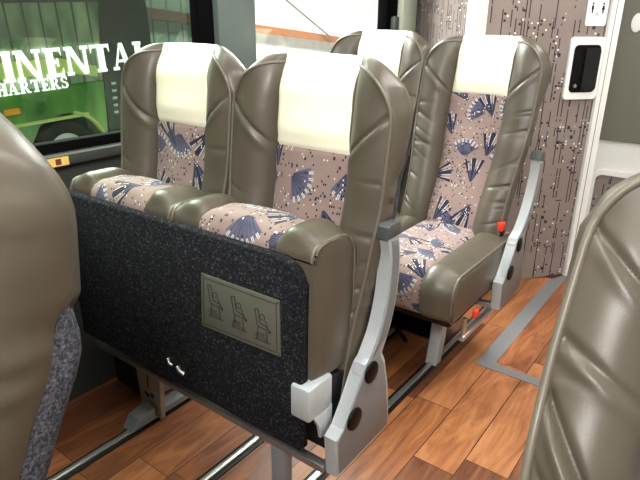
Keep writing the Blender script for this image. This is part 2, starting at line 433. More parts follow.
PR = [.0036]; CR = [.0032]
def back_meshes(key, seed=1, nw=7, extra=()):
    wr = make_wrinkles(seed, nw)
    cols = []
    nb, nc = 34, 22
    for k in range(nb): 
        t = 1-(1-math.cos(pi*k/nb))/2 if False else math.cos(pi/2*(k/nb))   # dense at the outer edge
        t = (1-k/nb)*.5 + math.cos(pi/2*k/nb)*.5
        cols.append(-(CW + (W/2-CW)*t))
    for k in range(nc+1): cols.append(-CW + 2*CW*k/nc)
    cols += [-c for c in cols[:nb]][::-1]
    nlo, nhi = 130, 60
    tf = (ZF-ZB)/(ZT-ZB)
    rows = [tf*k/nlo for k in range(nlo)] + [tf+(1-tf)*math.sin(pi/2*k/nhi) for k in range(nhi+1)]
    m = 9; nx, nz = len(cols), len(rows)
    taper = lambda z: 1 - .05*sstep(.75, .36, z) if z < .75 else 1
    tp = lambda z: .89 + .11*sstep(.50, .86, z)
    V, U, idx = [], [], {}
    def base(i, j):
        x = cols[i]; zt = top_z(x); z = ZB + rows[j]*(zt-ZB)
        return x, z, zt
    for j in range(nz+m):
        for i in range(-m, nx+m):
            ci, cj = max(0, min(nx-1, i)), min(nz-1, j)
            ei = max(0, -i, i-(nx-1)); ej = max(0, j-(nz-1)); e = max(ei, ej)/m
            x, z, zt = base(ci, cj)
            y = front_y(x, z, zt, wr, extra)
            if e > 0:
                if cj == nz-1:
                    a = max(0, abs(x)-(W/2-RC)); nxn = math.copysign(a/RC, x) if a else 0; nzn = math.sqrt(max(0, 1-nxn*nxn))
                else: nxn, nzn = math.copysign(1, x), 0
                b = (.011 + .011*sstep(.86, .98, z))*math.sin(pi*e)**.8 - .014*e*e
                dd = depth(z)
                yb = spine(z)
                y = y + (yb+dd-y)*e
                # soft puckers along the side
                b -= .0022*math.sin(z*95+math.sin(z*31)*2)*math.sin(pi*e)*(1-e)
                px, pz = x*tp(z) + nxn*b, z + nzn*b
            else: px, pz = x*tp(z), z
            idx[(i, j)] = len(V); V.append((px, y, pz)); U.append((px, pz + max(0, e)*.1*(1 if ej else 0)))
    body, fab, head = [], [], []
    for j in range(nz+m-1):
        for i in range(-m, nx+m-1):
            q = (idx[(i, j)], idx[(i+1, j)], idx[(i+1, j+1)], idx[(i, j+1)])
            inside = nb <= i < nb+nc
            if inside and j < nlo: fab.append(q)
            elif inside: head.append(q)
            else: body.append(q)
    # back of the head wing: close it down to the shell
    last = [idx[(-m, j)] for j in range(nz)] + [idx[(i, nz+m-1)] for i in range(0, nx)] + [idx[(nx-1+m, j)] for j in range(nz-1, -1, -1)]
    cen = len(V); V.append((0, spine(.9)+.09, .8)); U.append((0, 0))
    for a, b in zip(last, last[1:]): body.append((a, b, cen))
    def sub(name, faces, mat):
        used = {}; vs = []; us = []; fs = []
        for f in faces:
            g = []
            for k in f:
                if k not in used: used[k] = len(vs); vs.append(V[k]); us.append(U[k])
                g.append(used[k])
            fs.append(g)
        return mesh(name, vs, fs, mat, us)
    out = dict(body=sub(key+'_leather', body, M['leather']), fabric=sub(key+'_fabric', fab, M['fabric']), head=sub(key+'_head', head, M['cream']))
    # piping round the front edge
    pp = []
    for j in range(0, nz, 2): pp.append(V[idx[(0, j)]])
    for i in range(1, nx): pp.append(V[idx[(i, nz-1)]])
    for j in range(nz-2, -1, -2): pp.append(V[idx[(nx-1, j)]])
    pts = []
    for p in pp:
        if not pts or (Vector(p)-Vector(pts[-1])).length > .006: pts.append(p)
    pts = [(p[0], p[1]-.0005, p[2]) for p in pts if not (abs(p[0]) < CW-.004 and p[2] > 1.0)]
    L = [p for p in pts if p[0] < 0]; R = [p for p in pts if p[0] > 0]
    out['piping'] = [tube(key+'_piping', q, PR[0], M['piping'], 10) for q in (L, R)]
    # carpeted shell: sits behind the leather, up to below the head wing
    bm = bmesh.new()
    zs = [ZB+(.895-ZB)*k/20 for k in range(21)]
    loops = []
    for z in zs:
        hw = (W/2)*tp(z)-.004; y0 = spine(z)+depth(z)-.016; y1 = spine(z)-SOFF[0]+.112-.016*sstep(.80, .895, z)
        r = .028
        lp = [(-hw, y0), (-hw, y1-r)] + [(-hw+r-r*math.cos(a), y1-r+r*math.sin(a)) for a in (pi/6, pi/3, pi/2)] + \
             [(hw-r+r*math.sin(a), y1-r+r*math.cos(a)) for a in (0, pi/6, pi/3)] + [(hw, y1-r), (hw, y0)]
        loops.append([bm.verts.new((p[0], p[1], z)) for p in lp])
    for a, b in zip(loops, loops[1:]):
        for k in range(len(a)): bm.faces.new((a[k], a[(k+1) % len(a)], b[(k+1) % len(a)], b[k]))
    bm.faces.new(loops[0][::-1]); bm.faces.new(loops[-1])
    out['shell'] = bmmesh(key+'_shell', bm, M['carpet2'], 50)
    # pull-out pocket seam and grab handle are not visible from the aisle
    return out

# ------------------------------------------------------------------ seat cushion (normal position: front at -y, underside z=0)
CL = .470; CT = .150
def cushion_meshes(key, ystart, wside=W):
    w = wside; prof = []
    r = .066; r2 = .034; yf = -CL
    n1 = 26
    for k in range(n1+1): prof.append((ystart + (yf+r-ystart)*k/n1, CT, 0, 1))
    for k in range(1, 15):
        a = pi/2*k/14; prof.append((yf+r-r*math.sin(a), CT-r+r*math.cos(a), -math.sin(a), math.cos(a)))
    for k in range(1, 7): prof.append((yf, CT-r-(CT-r-r2)*k/6, -1, 0))
    for k in range(1, 9):
        a = pi/2*k/8; prof.append((yf+r2-r2*math.cos(a), r2-r2*math.sin(a), -math.cos(a), -math.sin(a)))
    cols = []; nb, nc, m = 16, 20, 8
    for k in range(nb): cols.append(-(CW+.006 + (w/2-CW-.006)*(1-k/nb)))
    for k in range(nc+1): cols.append(-(CW+.006)+2*(CW+.006)*k/nc)
    cols += [-c for c in cols[:nb]][::-1]
    V, U, idx = [], [], {}; nx, npf = len(cols), len(prof); s = 0; arc = [0]
    for a, b in zip(prof, prof[1:]): s += math.dist(a[:2], b[:2]); arc.append(s)
    rn = random.Random(3); wr = [(rn.uniform(.05, .4), rn.uniform(.001, .0025)) for _ in range(7)]
    for i in range(-m, nx+m):
        ci = max(0, min(nx-1, i)); e = max(0, -i, i-(nx-1))/m; x = cols[ci]; ax = abs(x)
        for j, (py, pz, ny, nz) in enumerate(prof):
            if ax < CW+.006: f = .004+.009*math.cos(ax/(CW+.006)*pi/2)
            else:
                t = (ax-CW-.006)/(w/2-CW-.006)
                f = .004 + .018*math.sin(pi*min(1, t**.8)) - .008*t - .006*math.exp(-(t/.08)**2)
                for a0, dp in wr: f -= dp*math.exp(-((arc[j]-a0-.05*t)/.005)**2)*t
            f *= 1 - sstep(.1, .9, -nz)
            y, z = py+ny*f, pz+nz*f
            xx = x
            if e > 0:
                zl = r2 - math.sqrt(max(0, r2*r2-max(0, yf+r2-py)**2)) if py < yf+r2 else 0
                if ny < -.05 and nz < 0: zl = pz
                y, z = y+(py-y)*e, z+(zl-z)*e
                xx = x + math.copysign(.010*math.sin(pi*e)**.7, x)
            idx[(i, j)] = len(V); V.append((xx, y, z)); U.append((x, arc[j]))
    body, fab = [], []
    for i in range(-m, nx+m-1):
        for j in range(npf-1):
            q = (idx[(i, j)], idx[(i, j+1)], idx[(i+1, j+1)], idx[(i+1, j)])
            (fab if nb <= i < nb+nc else body).append(q)
    for j in range(npf-1):
        if prof[j][0] < yf+r2+.002 or prof[j+1][0] < yf+r2-.001: continue
        body.append((idx[(-m, j)], idx[(nx-1+m, j)], idx[(nx-1+m, j+1)], idx[(-m, j+1)]))
    def sub(name, faces, mat):
        used = {}; vs = []; us = []; fs = []
        for f in faces:
            g = []
            for k in f:
                if k not in used: used[k] = len(vs); vs.append(V[k]); us.append(U[k])
                g.append(used[k])
            fs.append(g)
        return mesh(name, vs, fs, mat, us)
    out = dict(body=sub(key+'_leather', body, M['leather']), fabric=sub(key+'_fabric', fab, M['fabric']))
    out['piping'] = []
    for i in (0, nx-1):
        pts = []
        for j in range(npf):
            p = V[idx[(i, j)]]
            if not pts or (Vector(p)-Vector(pts[-1])).length > .006: pts.append(p)
        out['piping'].append(tube(key+'_piping', pts, .0036, M['piping'], 8))
    return out

BACK = back_meshes('back', 1, 7)
BACK2 = back_meshes('back_wrinkled', 5, 12)
RC = .10
PR[0] = .0058; CR[0] = .0062
BACKN = back_meshes('back_near', 9, 16, extra=((-1, .800, .640, .013, .010), (-1, .865, .80, .004, .006), (-1, .72, .60, .006, .008)))
PR[0] = .0036; CR[0] = .0045; RC = .100; LEAN[0] = .25; SOFF[0] = -.032
BACKL = back_meshes('back_side', 3, 2)
LEAN[0] = 0.0; SOFF[0] = 0.0
CUP = cushion_meshes('cushion_up', -.17, .404)
CDN = cushion_meshes('cushion_down', 0, .432)

def backrest(root, x, B, rec=0, dy=0, dz=0):
    """rec: extra recline in degrees about a hinge at z=.40"""
    a = -math.radians(rec); zh = .40
    b = link('backrest', B['body'], root, (x, dy + zh*math.sin(a), dz + zh - zh*math.cos(a)), (a, 0, 0))
    link('fabric_panel', B['fabric'], b)['label'] = 'mauve fabric panel with navy fan motifs'
    link('headrest_panel', B['head'], b)['label'] = 'cream vinyl headrest panel'
    link('back_shell', B['shell'], b)['label'] = 'charcoal carpet back shell'
    for q in B['piping']: link('piping', q, b)
    return b

def cushion(root, x, B, up, dy=0):
    if up:
        c = link('seat_cushion', B['body'], root, (x, -.188, .296))
        c.rotation_euler = (-pi/2, 0, 0)
    else:
        c = link('seat_cushion', B['body'], root, (x, -.060+dy, .305))
    link('fabric_panel', B['fabric'], c)['label'] = 'mauve fabric panel with navy fan motifs'
    for q in B['piping']: link('piping', q, c)
    return c

# armrest and its support plate: outlines in (y, z), unit coordinates
KS = .911
def yz(pts): return [(p[0]*KS-.955, 1.15-KS*(1.15-p[1])) for p in pts]
def smooth_poly(pts, n=4):
    out = []; N = len(pts)
    for i in range(N-1):
        p0, p1, p2, p3 = pts[max(i-1, 0)], pts[i], pts[i+1], pts[min(i+2, N-1)]
        for k in range(n):
            t = k/n
            out.append(tuple(.5*((2*p1[a]) + (-p0[a]+p2[a])*t + (2*p0[a]-5*p1[a]+4*p2[a]-p3[a])*t*t + (-p0[a]+3*p1[a]-3*p2[a]+p3[a])*t**3) for a in (0, 1)))
    out.append(pts[-1]); return out
front_edge = smooth_poly([(1.043, .700), (1.057, .640), (1.048, .545), (1.019, .464), (.975, .405)])
foot = [(.990-.036*math.sin(a)*1.0 if False else .990+.036*math.cos(a), .375+.036*math.sin(a)) for a in [pi*.92+pi*.85*k/10 for k in range(11)]]
back_edge = smooth_poly([(1.036, .395), (1.075, .462), (1.100, .545), (1.105, .635), (1.091, .700)])
ARM = prism('armrest', yz(front_edge+foot+back_edge), .420, .450, M['silver'], 'x', .004)
ARMCAP = prism('armrest_cap', yz([(1.036, .698), (1.099, .698), (1.092, .727), (1.084, .733), (1.046, .733), (1.037, .727)]), .416, .454, M['darkgrey'], 'x', .004)
ARMPIV = disc('pivot_cap', yz([(.990, .375)])[0], .026, .4502, .4565, M['blackgloss'])
ARMSIDE = prism('armrest_side', yz([(p[0]+.012, p[1]) for p in front_edge[1:]]+[(p[0]+.0, p[1]) for p in []]+[(p[0]-.008, p[1]) for p in back_edge[3:-1]]), .4500, .4520, M['silverdark'], 'x', .0006)
PLATE_PTS = yz([(.860, .147), (.850, .262), (.884, .272), (.915, .320), (.952, .372), (.966, .405), (1.000, .424), (1.040, .412), (1.062, .370), (1.080, .289), (1.100, .153)])
PLATE = prism('base_plate', PLATE_PTS, .418, .450, M['silver'], 'x', .004)
def plate_side():
    bm = bmesh.new()
    add_prism(bm, yz([(.868, .155), (.858, .256), (.892, .280), (.925, .330), (.960, .380), (.985, .408), (1.030, .402), (1.052, .365), (1.070, .286), (1.088, .160)]), .4500, .4520, 'x', .0008)
    return bmmesh('plate_side', bm, M['silverdark'])
PLATESIDE = plate_side()
KNOB = disc('adjuster_knob', yz([(.918, .285)])[0], .026, .4520, .4590, M['blackgloss'])

def undercarriage(root, folded):
    link('frame_rail', box('frame_rail', (-.44, -.185, .240), (.419, -.160, .258), M['steel'], .004), root)
    link('frame_rail', box('frame_rail_rear', (-.44, .00, .236), (.419, .03, .262), M['silverdark'], .004), root)

def armrest(root, rec=0):
    py, pz = yz([(.990, .375)])[0]; q = -math.radians(rec)
    a = link('armrest', ARM, root, (0, py - (py*math.cos(q) - pz*math.sin(q)), pz - (py*math.sin(q) + pz*math.cos(q))), (q, 0, 0))
    link('armrest_side', ARMSIDE, a)
    link('end_cap', ARMCAP, a)['label'] = 'dark grey plastic end cap'
    link('pivot_cap', ARMPIV, a)['label'] = 'glossy black pivot cap'
    p = link('base_plate', PLATE, root)
    link('cover_plate', PLATESIDE, p)
    k = link('adjuster_knob', KNOB, p); k['label'] = 'glossy black adjuster knob'
    return a

def unit(loc, label, B, mode, rz=0, rec=0, dy=0, dz=(0, 0), dx=0):
    root = D.objects.new('double_seat', None); C.objects.link(root); root.location = loc; root.rotation_euler = (0, 0, rz)
    tag(root, label, 'seat', 'double coach seats')
    for x, b, z in ((.209, B[0], dz[0]), (-.236, B[1], dz[1])): backrest(root, x+dx, b, rec, dy, z)
    return root

# --- unit with the tipped-up cushions
u1 = unit((-.985, .955, 0), 'taupe leather double seat with cushions tipped up, dark carpeted underside facing the camera', (BACK, BACK), 'up', dz=(-.008, .004))
for x in (.190, -.225): cushion(u1, x, CUP, True)
undercarriage(u1, True)
armrest(u1)
def carpet_panel():
    bm = bmesh.new()
    x0, x1, z0, z1, r = -.445, .386, .296, .735, .05
    pts = [(x0, z0), (x1-.012, z0)] + [(x1, z0+.012)] + [(x1-r+r*math.cos(a), z1-r+r*math.sin(a)) for a in [pi/2*k/8 for k in range(9)]] + [(x0, z1)]
    add_prism(bm, pts, -.213, -.187, 'y', .010, 3)
    return bmmesh('carpet_panel', bm, M['carpet'], 50)
cp = link('carpet_panel', carpet_panel(), u1); cp['label'] = 'charcoal carpet board across both tipped cushions'
pl = link('instruction_plate', prism('instruction_plate', [(.097, .510), (.333, .518), (.333, .646), (.108, .644)], -.2165, -.2128, M['olive'], 'y', .001), u1)
pl['label'] = 'olive plastic plate with three line drawings'
def pictogram():
    bm = bmesh.new(); y0, y1 = -.2172, -.2164
    def ln(a, b, w=.0011):
        a, b = Vector(a), Vector(b); t = (b-a).normalized(); n = Vector((-t.y, t.x))*w
        add_prism(bm, [tuple(a-n), tuple(b-n), tuple(b+n), tuple(a+n)], y0, y1, 'y')
    # engraved border
    fr = [(.106, .519), (.325, .526), (.325, .637), (.115, .636)]
    for a, b in zip(fr, fr[1:]+fr[:1]): ln(a, b, .0008)
    r = random.Random(4)
    for k, (cx, cz) in enumerate(((.145, .583), (.216, .580), (.283, .575))):
        sc = 1-.06*k
        seat = [(-.018, .038), (-.012, -.004), (.016, -.008), (.020, .000), (-.004, .006), (-.008, .040), (-.018, .038)]
        for a, b in zip(seat, seat[1:]): ln((cx+a[0]*sc, cz+a[1]*sc), (cx+b[0]*sc, cz+b[1]*sc))
        ln((cx-.008, cz-.006), (cx-.014, cz-.036)); ln((cx+.014, cz-.010), (cx+.016, cz-.036)); ln((cx-.02, cz-.037), (cx+.024, cz-.036))
        hd = [(cx+.004+.007*math.cos(q), cz+.020+.007*math.sin(q)) for q in [2*pi*i/8 for i in range(9)]]
        for a, b in zip(hd, hd[1:]): ln(a, b, .0008)
        ln((cx+.012, cz+.014), (cx+.024, cz-.012)); ln((cx+.024, cz-.012), (cx+.019, cz-.006)); ln((cx+.024, cz-.012), (cx+.026, cz-.004))
        for i in range(4):
            ln((cx-.022+r.uniform(0, .01), cz-.020-.004*i), (cx+.004+r.uniform(0, .018), cz-.020-.004*i+.001), .0006)
    for x, z in ((.102, .515), (.329, .522), (.329, .641), (.112, .640)): add_disc(bm, (x, z), .0025, y0, y1, 'y', 10, 0)
    return bmmesh('pictogram', bm, M['oliveline'])
link('pictogram', pictogram(), pl)
lt = link('latch_recess', prism('latch_recess', [(-.050, .384), (-.004, .402), (.026, .354), (.020, .338), (-.034, .344)], -.2142, -.2120, M['black'], 'y', .0005), u1)
lt['label'] = 'black latch opening in the carpet board'
bm = bmesh.new(); add_tube(bm, [(-.044, -.2150, .366), (-.034, -.2195, .358), (-.022, -.220, .357)], .004); add_tube(bm, [(-.006, -.217, .358), (.006, -.221, .352), (.016, -.2165, .345)], .005)
link('latch_wire', bmmesh('latch_wire', bm, M['track'], 60), lt)
# hinge bracket below the aisle cushion
bm = bmesh.new()
add_box(bm, (.362, -.222, .392), (.412, -.140, .470), .006)
add_prism(bm, [(-.205, .394), (-.140, .394), (-.140, .345), (-.160, .322), (-.180, .330), (-.186, .365)], .404, .411, 'x', .001)
link('hinge_bracket', bmmesh('hinge_bracket', bm, M['silver']), u1)
link('hinge_block', prism('hinge_block', [(-.138, .262), (-.04, .262), (-.035, .43), (-.138, .46)], .330, .403, M['black'], 'x', .003), u1)
# legs
link('leg', box('leg', (.272, -.188, 0.012), (.312, -.158, .240), M['silverdark'], .003), u1)
l2 = link('leg', prism('leg_left', [(-.345, .012), (-.252, .012), (-.228, .300), (-.362, .300)], -.113, -.095, M['tan'], 'y', .003), u1)
bm = bmesh.new()
add_prism(bm, [(-.252, .068), (-.246, .068), (-.243, .130), (-.249, .130)], -.1592, -.1578, 'y')
add_prism(bm, [(-.272, .138), (-.262, .150), (-.249, .142), (-.236, .152), (-.222, .146), (-.232, .134), (-.240, .126), (-.254, .126)], -.1592, -.1578, 'y')
add_disc(bm, (-.234, .046), .010, -.1592, -.1578, 'y', 16, 0)
link('leg_cutout', bmmesh('leg_cutout', bm, M['oliveline']), l2, (-.050, .045, .04))
link('leg_web', prism('leg_web', [(-.140, .020), (-.02, .020), (.03, .195), (-.140, .195)], -.288, -.280, M['silverdark'], 'x', .002), l2, (-.065, .045, 0))
link('slider_shoe', prism('slider_shoe', [(-.250, .014), (-.165, .014), (-.165, .056), (-.225, .048)], -.252, -.200, M['silverdark'], 'x', .004), u1, (-.065, .045, 0))
link('slider_shoe', prism('slider_shoe_rear', [(-.140, .014), (.10, .014), (.06, .036), (-.140, .036)], -.246, -.200, M['silverdark'], 'x', .003), u1, (-.065, .045, 0))
# dark mechanism below the window-side cushion
bm = bmesh.new()
add_box(bm, (-.52, -.13, .0), (-.37, .12, .22), .004); add_tube(bm, [(-.47, -.05, .12), (-.28, -.05, .12)], .012); add_tube(bm, [(-.40, -.15, .19), (-.33, -.15, .06), (-.30, -.16, .05)], .006)
link('mechanism_shade_block', bmmesh('mechanism_shade_block', bm, M['black']), u1, (-.0, .045, .03))

# --- unit behind, cushions down
u2 = unit((-.985, 1.92, 0), 'taupe leather double seat with cushions down, standing before the patterned washroom door', (BACK2, BACK), 'down', rec=5, dy=.02, dz=(.032, .045), dx=-.024)
for x in (.192, -.245): cushion(u2, x, CDN, False, .03)
undercarriage(u2, False)
armrest(u2, 12)
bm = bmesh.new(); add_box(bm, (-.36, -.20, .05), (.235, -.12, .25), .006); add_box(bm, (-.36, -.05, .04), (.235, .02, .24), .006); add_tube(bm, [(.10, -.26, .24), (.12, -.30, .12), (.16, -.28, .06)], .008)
link('mechanism_shade_block', bmmesh('underseat_shade_rear', bm, M['rubber']), u2)  # black boxes added as the dark shade under the seat
link('underseat_pan', box('underseat_pan', (-.43, -.42, .250), (.38, .0, .306), M['black'], .01), u2)
link('leg', prism('leg_aisle', [(-.285, .0), (-.235, .0), (-.215, .10), (-.20, .23), (-.245, .23), (-.258, .11)], .243, .285, M['silver'], 'x', .004), u2)
link('leg', prism('leg_window', [(-.285, .0), (-.235, .0), (-.20, .23), (-.245, .23)], -.32, -.28, M['silverdark'], 'x', .003), u2)
bm = bmesh.new(); add_box(bm, (.375, -.33, .165), (.395, .06, .185), .004); add_tube(bm, [(.385, -.31, .165), (.385, -.31, .245)], .008); add_tube(bm, [(.385, .04, .165), (.385, .04, .245)], .008); add_box(bm, (.382, -.3, .166), (.392, -.29, .17))
link('slide_rail', bmmesh('slide_rail', bm, M['track']), u2)
bk = link('seat_belt_buckle', box('seat_belt_buckle', (.372, -.060, .440), (.390, -.030, .492), M['black'], .004), u2)
link('buckle_button', box('buckle_button', (.370, -.063, .480), (.392, -.031, .512), M['red'], .004), bk)['label'] = 'red release button'
link('release_lever', box('release_lever', (.412, -.330, .262), (.428, -.300, .292), M['red'], .006), u2)['label'] = 'red lever low on the side'

# --- near left seat: seen from its aisle side
def plain_legs(u):
    for lx in (.28, -.30):
        link('leg', prism('leg_front', [(-.47, .0), (-.43, .0), (-.40, .25), (-.45, .25)], lx, lx+.04, M['silverdark'], 'x', .003), u)
        link('leg', box('leg_rear', (lx, .0, 0), (lx+.04, .03, .237), M['silverdark'], .003), u)
    link('underseat_pan', box('underseat_pan', (-.43, -.46, .245), (.40, .0, .316), M['black'], .01), u)
u0 = unit((-.985, .108, 0), 'reclined taupe double seat at the left edge, smooth leather side and speckled carpet back', (BACKL, BACKL), 'down', rec=12)
for x in (.212, -.228): cushion(u0, x, CDN, False)
undercarriage(u0, False); plain_legs(u0)

# --- near right seat across the aisle
u3 = unit((.335, .43, 0), 'taupe leather double seat at right edge of frame, wrinkled bolster with corded edge', (BACK, BACKN), 'down', rec=24)
for x in (.212, -.228): cushion(u3, x, CDN, False)
undercarriage(u3, False); plain_legs(u3)

# ------------------------------------------------------------------ the vehicle's shell
def struct(name, me, parent=None):
    o = link(name, me, parent)
    if not parent: o['kind'] = 'structure'
    return o
XW = -1.56
struct('floor', box('floor', (XW-.05, -1.2, -.04), (1.2, 3.6, 0), M['wood'], 0))
bm = bmesh.new()
add_prism(bm, [(-.595, 1.745), (-.555, 1.745), (-.20, 1.745), (-.20, 1.790), (-.535, 1.790), (-.535, 2.80), (-.595, 2.66)], .0002, .0018, 'z')
struct('trim_1', bmmesh('trim_1', bm, M['strip']))
# seat tracks let into the floor
for x, cx in ((-1.272, 'leftmost floor track, under the window-side seat leg'), (-.950, 'middle floor track, running under the dark carpeted underside'), (-.720, 'floor track nearest the aisle, under the armrest plates')):
    t = D.objects.new('floor_track', None); C.objects.link(t); t.location = (x, .9, 0)
    tag(t, 'bright metal ' + cx, 'track', 'seat tracks in the floor')
    link('track_base', box('track_base', (-.022, -2, .0003), (.022, 1.65, .004), M['black'], .001), t)
    link('track_rail', box('track_rail', (-.009, -2, .003), (.009, 1.65, .012), M['track'], .003), t)

# side wall: lower panel, pillars, header
bm = bmesh.new()
add_box(bm, (XW-.06, -1.2, -.04), (XW, 3.4, .80), 0)
add_box(bm, (XW-.06, -1.2, 1.75), (XW, 3.4, 2.05), 0)
add_box(bm, (XW-.06, -1.2, .80), (XW, -.4, 1.75), 0)
add_box(bm, (XW-.06, 2.80, .80), (XW, 3.4, 1.75), 0)
struct('wall_left', bmmesh('wall_left', bm, M['sill']))
struct('trim_2', box('trim_2', (XW-.062, 1.462, .79), (XW+.018, 1.655, 1.76), M['pillar'], .012))
struct('trim_3', prism('trim_3', [(XW-.02, -.4), (XW+.03, -.4), (XW+.03, 2.75), (XW-.02, 2.75)], .770, .802, M['sill'], 'z', .006))
w1 = struct('window_1', box('window_1', (XW-.045, -.4, .80), (XW-.040, 1.46, 1.75), M['glass1'], 0))
bm = bmesh.new()
add_box(bm, (XW-.046, -.4, .795), (XW-.008, 1.46, .832), .003); add_box(bm, (XW-.055, 1.395, .80), (XW-.005, 1.462, 1.75), .006)
add_box(bm, (XW-.055, -.4, 1.72), (XW-.012, 1.46, 1.755), .003); add_box(bm, (XW-.055, -.42, .80), (XW-.012, -.39, 1.75), .003)
link('window_seal', bmmesh('window_seal', bm, M['rubber']), w1)
w2 = struct('window_2', box('window_2', (XW-.045, 1.655, .80), (XW-.040, 2.80, 1.75), M['glass2'], 0))
bm = bmesh.new()
add_box(bm, (XW-.055, 1.65, .795), (XW-.012, 2.8, .815), .003); add_box(bm, (XW-.055, 2.63, .80), (XW+.002, 2.74, 1.75), .006); add_box(bm, (XW-.055, 1.65, 1.73), (XW-.012, 2.8, 1.755), .003)
link('window_seal', bmmesh('window_seal', bm, M['rubber']), w2)
link('window_catch', box('window_catch', (XW+.0, 2.665, 1.12), (XW+.03, 2.715, 1.20), M['pillar'], .012), w2)
struct('trim_4', box('trim_4', (XW-.03, 2.745, 0), (XW+.03, 2.90, 2.0), M['offwhite'], .012))
# washroom cabin: two laminated faces meeting at a cream corner post
def wallseg(name, a, b, z0, z1, th, mat, u0=0):
    a, b = Vector((a[0], a[1])), Vector((b[0], b[1])); d = (b-a).normalized(); L = (b-a).length
    n = Vector((-d.y, d.x))
    vs = []; 
    for p in (a, b, b+n*th, a+n*th):
        vs.append((p.x, p.y, z0)); vs.append((p.x, p.y, z1))
    fs = [(0, 2, 3, 1), (2, 4, 5, 3), (4, 6, 7, 5), (6, 0, 1, 7), (1, 3, 5, 7), (0, 6, 4, 2)]
    uv = []
    for k, (s, t) in enumerate(((0, 0), (L, 0), (L+th, 0), (-th, 0))):
        uv.append((u0+s, z0)); uv.append((u0+s, z1))
    me = D.meshes.new(name); me.from_pydata(vs, [], fs); l = me.uv_layers.new(name='UVMap')
    for lp in me.loops: l.data[lp.index].uv = uv[lp.vertex_index]
    me.materials.append(mat)
    return me
Cn = (-.945, 2.325); DD = Vector((.616, .787)); D0 = Vector((-.684, 2.598))
De = D0 + DD*.205
struct('wall_rear_cabin', wallseg('wall_rear_cabin', (XW+.03, 2.905), (-.975, 2.352), 0, 2.0, .03, M['pattern'], 3.0))
d1 = struct('door_1', wallseg('door_1', tuple(D0 - DD*.372), tuple(De), .008, 2.0, .03, M['pattern'], 7.0))
def on_door(pts, o0, o1):
    """door coordinates (s along the door, z) -> prism standing o0..o1 proud of its face"""
    n = Vector((DD.y, -DD.x)); bm = bmesh.new()
    def w(s, z, o): q = D0 + DD*s + n*o; return (q.x, q.y, z)
    v0 = [bm.verts.new(w(s, z, o0)) for s, z in pts]; v1 = [bm.verts.new(w(s, z, o1)) for s, z in pts]
    bm.faces.new(v0); f1 = bm.faces.new(v1[::-1])
    for i in range(len(pts)): bm.faces.new((v0[i], v1[i], v1[(i+1) % len(pts)], v0[(i+1) % len(pts)]))
    bmesh.ops.bevel(bm, geom=list(f1.edges), offset=min(.002, (o1-o0)*.3), segments=2, affect='EDGES')
    return bm
struct('trim_5', bmmesh('trim_5', on_door(rrect(-.440, 0, -.372, 2.0, .003), -.03, .012), M['offwhite']))
post = struct('trim_6', bmmesh('trim_6', on_door(rrect(.207, 0, .262, 2.0, .004), -.05, .014), M['white']))
link('post_groove', bmmesh('post_groove', on_door([(.228, .0), (.232, .0), (.232, 2.0), (.228, 2.0)], .013, .0145), M['silverdark']), post)
hp = link('handle_surround', bmmesh('handle_surround', on_door(rrect(.038, .858, .206, 1.115, .016), .0005, .010), M['white']), d1)
h2 = link('handle_recess', bmmesh('handle_recess', on_door(rrect(.058, .888, .190, 1.083, .02), .0095, .0125), M['blackgloss']), hp)
link('latch_lever', bmmesh('latch_lever', on_door(rrect(.112, .895, .186, 1.070, .010), .012, .020), M['black']), hp)
link('lock_button', bmmesh('lock_button', on_door([(.085+.008*math.cos(2*pi*k/14), .915+.008*math.sin(2*pi*k/14)) for k in range(14)], .012, .018), M['steel']), hp)
sg = link('washroom_sign', bmmesh('washroom_sign', on_door(rrect(.094, 1.158, .196, 1.335, .01), .0006, .003), M['white']))
tag(sg, 'white sign with two black figures and a wheelchair outline on the patterned washroom door', 'sign')
def figure(cx, cz, skirt):
    h = [(cx+.0046*math.cos(2*pi*k/12), cz+.0165+.0046*math.sin(2*pi*k/12)) for k in range(12)]
    if skirt: body = [(cx-.003, cz+.010), (cx+.003, cz+.010), (cx+.008, cz-.007), (cx+.003, cz-.007), (cx+.003, cz-.021), (cx-.003, cz-.021), (cx-.003, cz-.007), (cx-.008, cz-.007)]
    else: body = [(cx-.0055, cz+.010), (cx+.00355, cz+.010), (cx+.006, cz-.006), (cx+.0035, cz-.006), (cx+.003, cz-.021), (cx-.003, cz-.021), (cx-.0035, cz-.006), (cx-.006, cz-.006)]
    return h, body
for nm, cx, sk in (('man_symbol', .120, False), ('woman_symbol', .172, True)):
    bmA = None
    for pts in figure(cx, 1.228, sk):
        b = on_door(pts, .0029, .0036)
        if bmA is None: bmA = b
        else:
            t = D.meshes.new('t'); b.to_mesh(t); b.free(); bmA.from_mesh(t); D.meshes.remove(t)
    link(nm, bmmesh(nm, bmA, M['black']), sg)
b = on_door([(.146+.007*math.cos(2*pi*k/20), 1.204+.007*math.sin(2*pi*k/20)) for k in range(20)], .0029, .0034)
t = D.meshes.new('t'); b2 = on_door([(.143, 1.212), (.145, 1.224), (.148, 1.224), (.147, 1.212)], .0029, .0034); b2.to_mesh(t); b2.free(); b.from_mesh(t)
link('wheelchair_symbol', bmmesh('wheelchair_symbol', b, plain('pale_grey_ink', (176, 180, 184), .5)), sg)

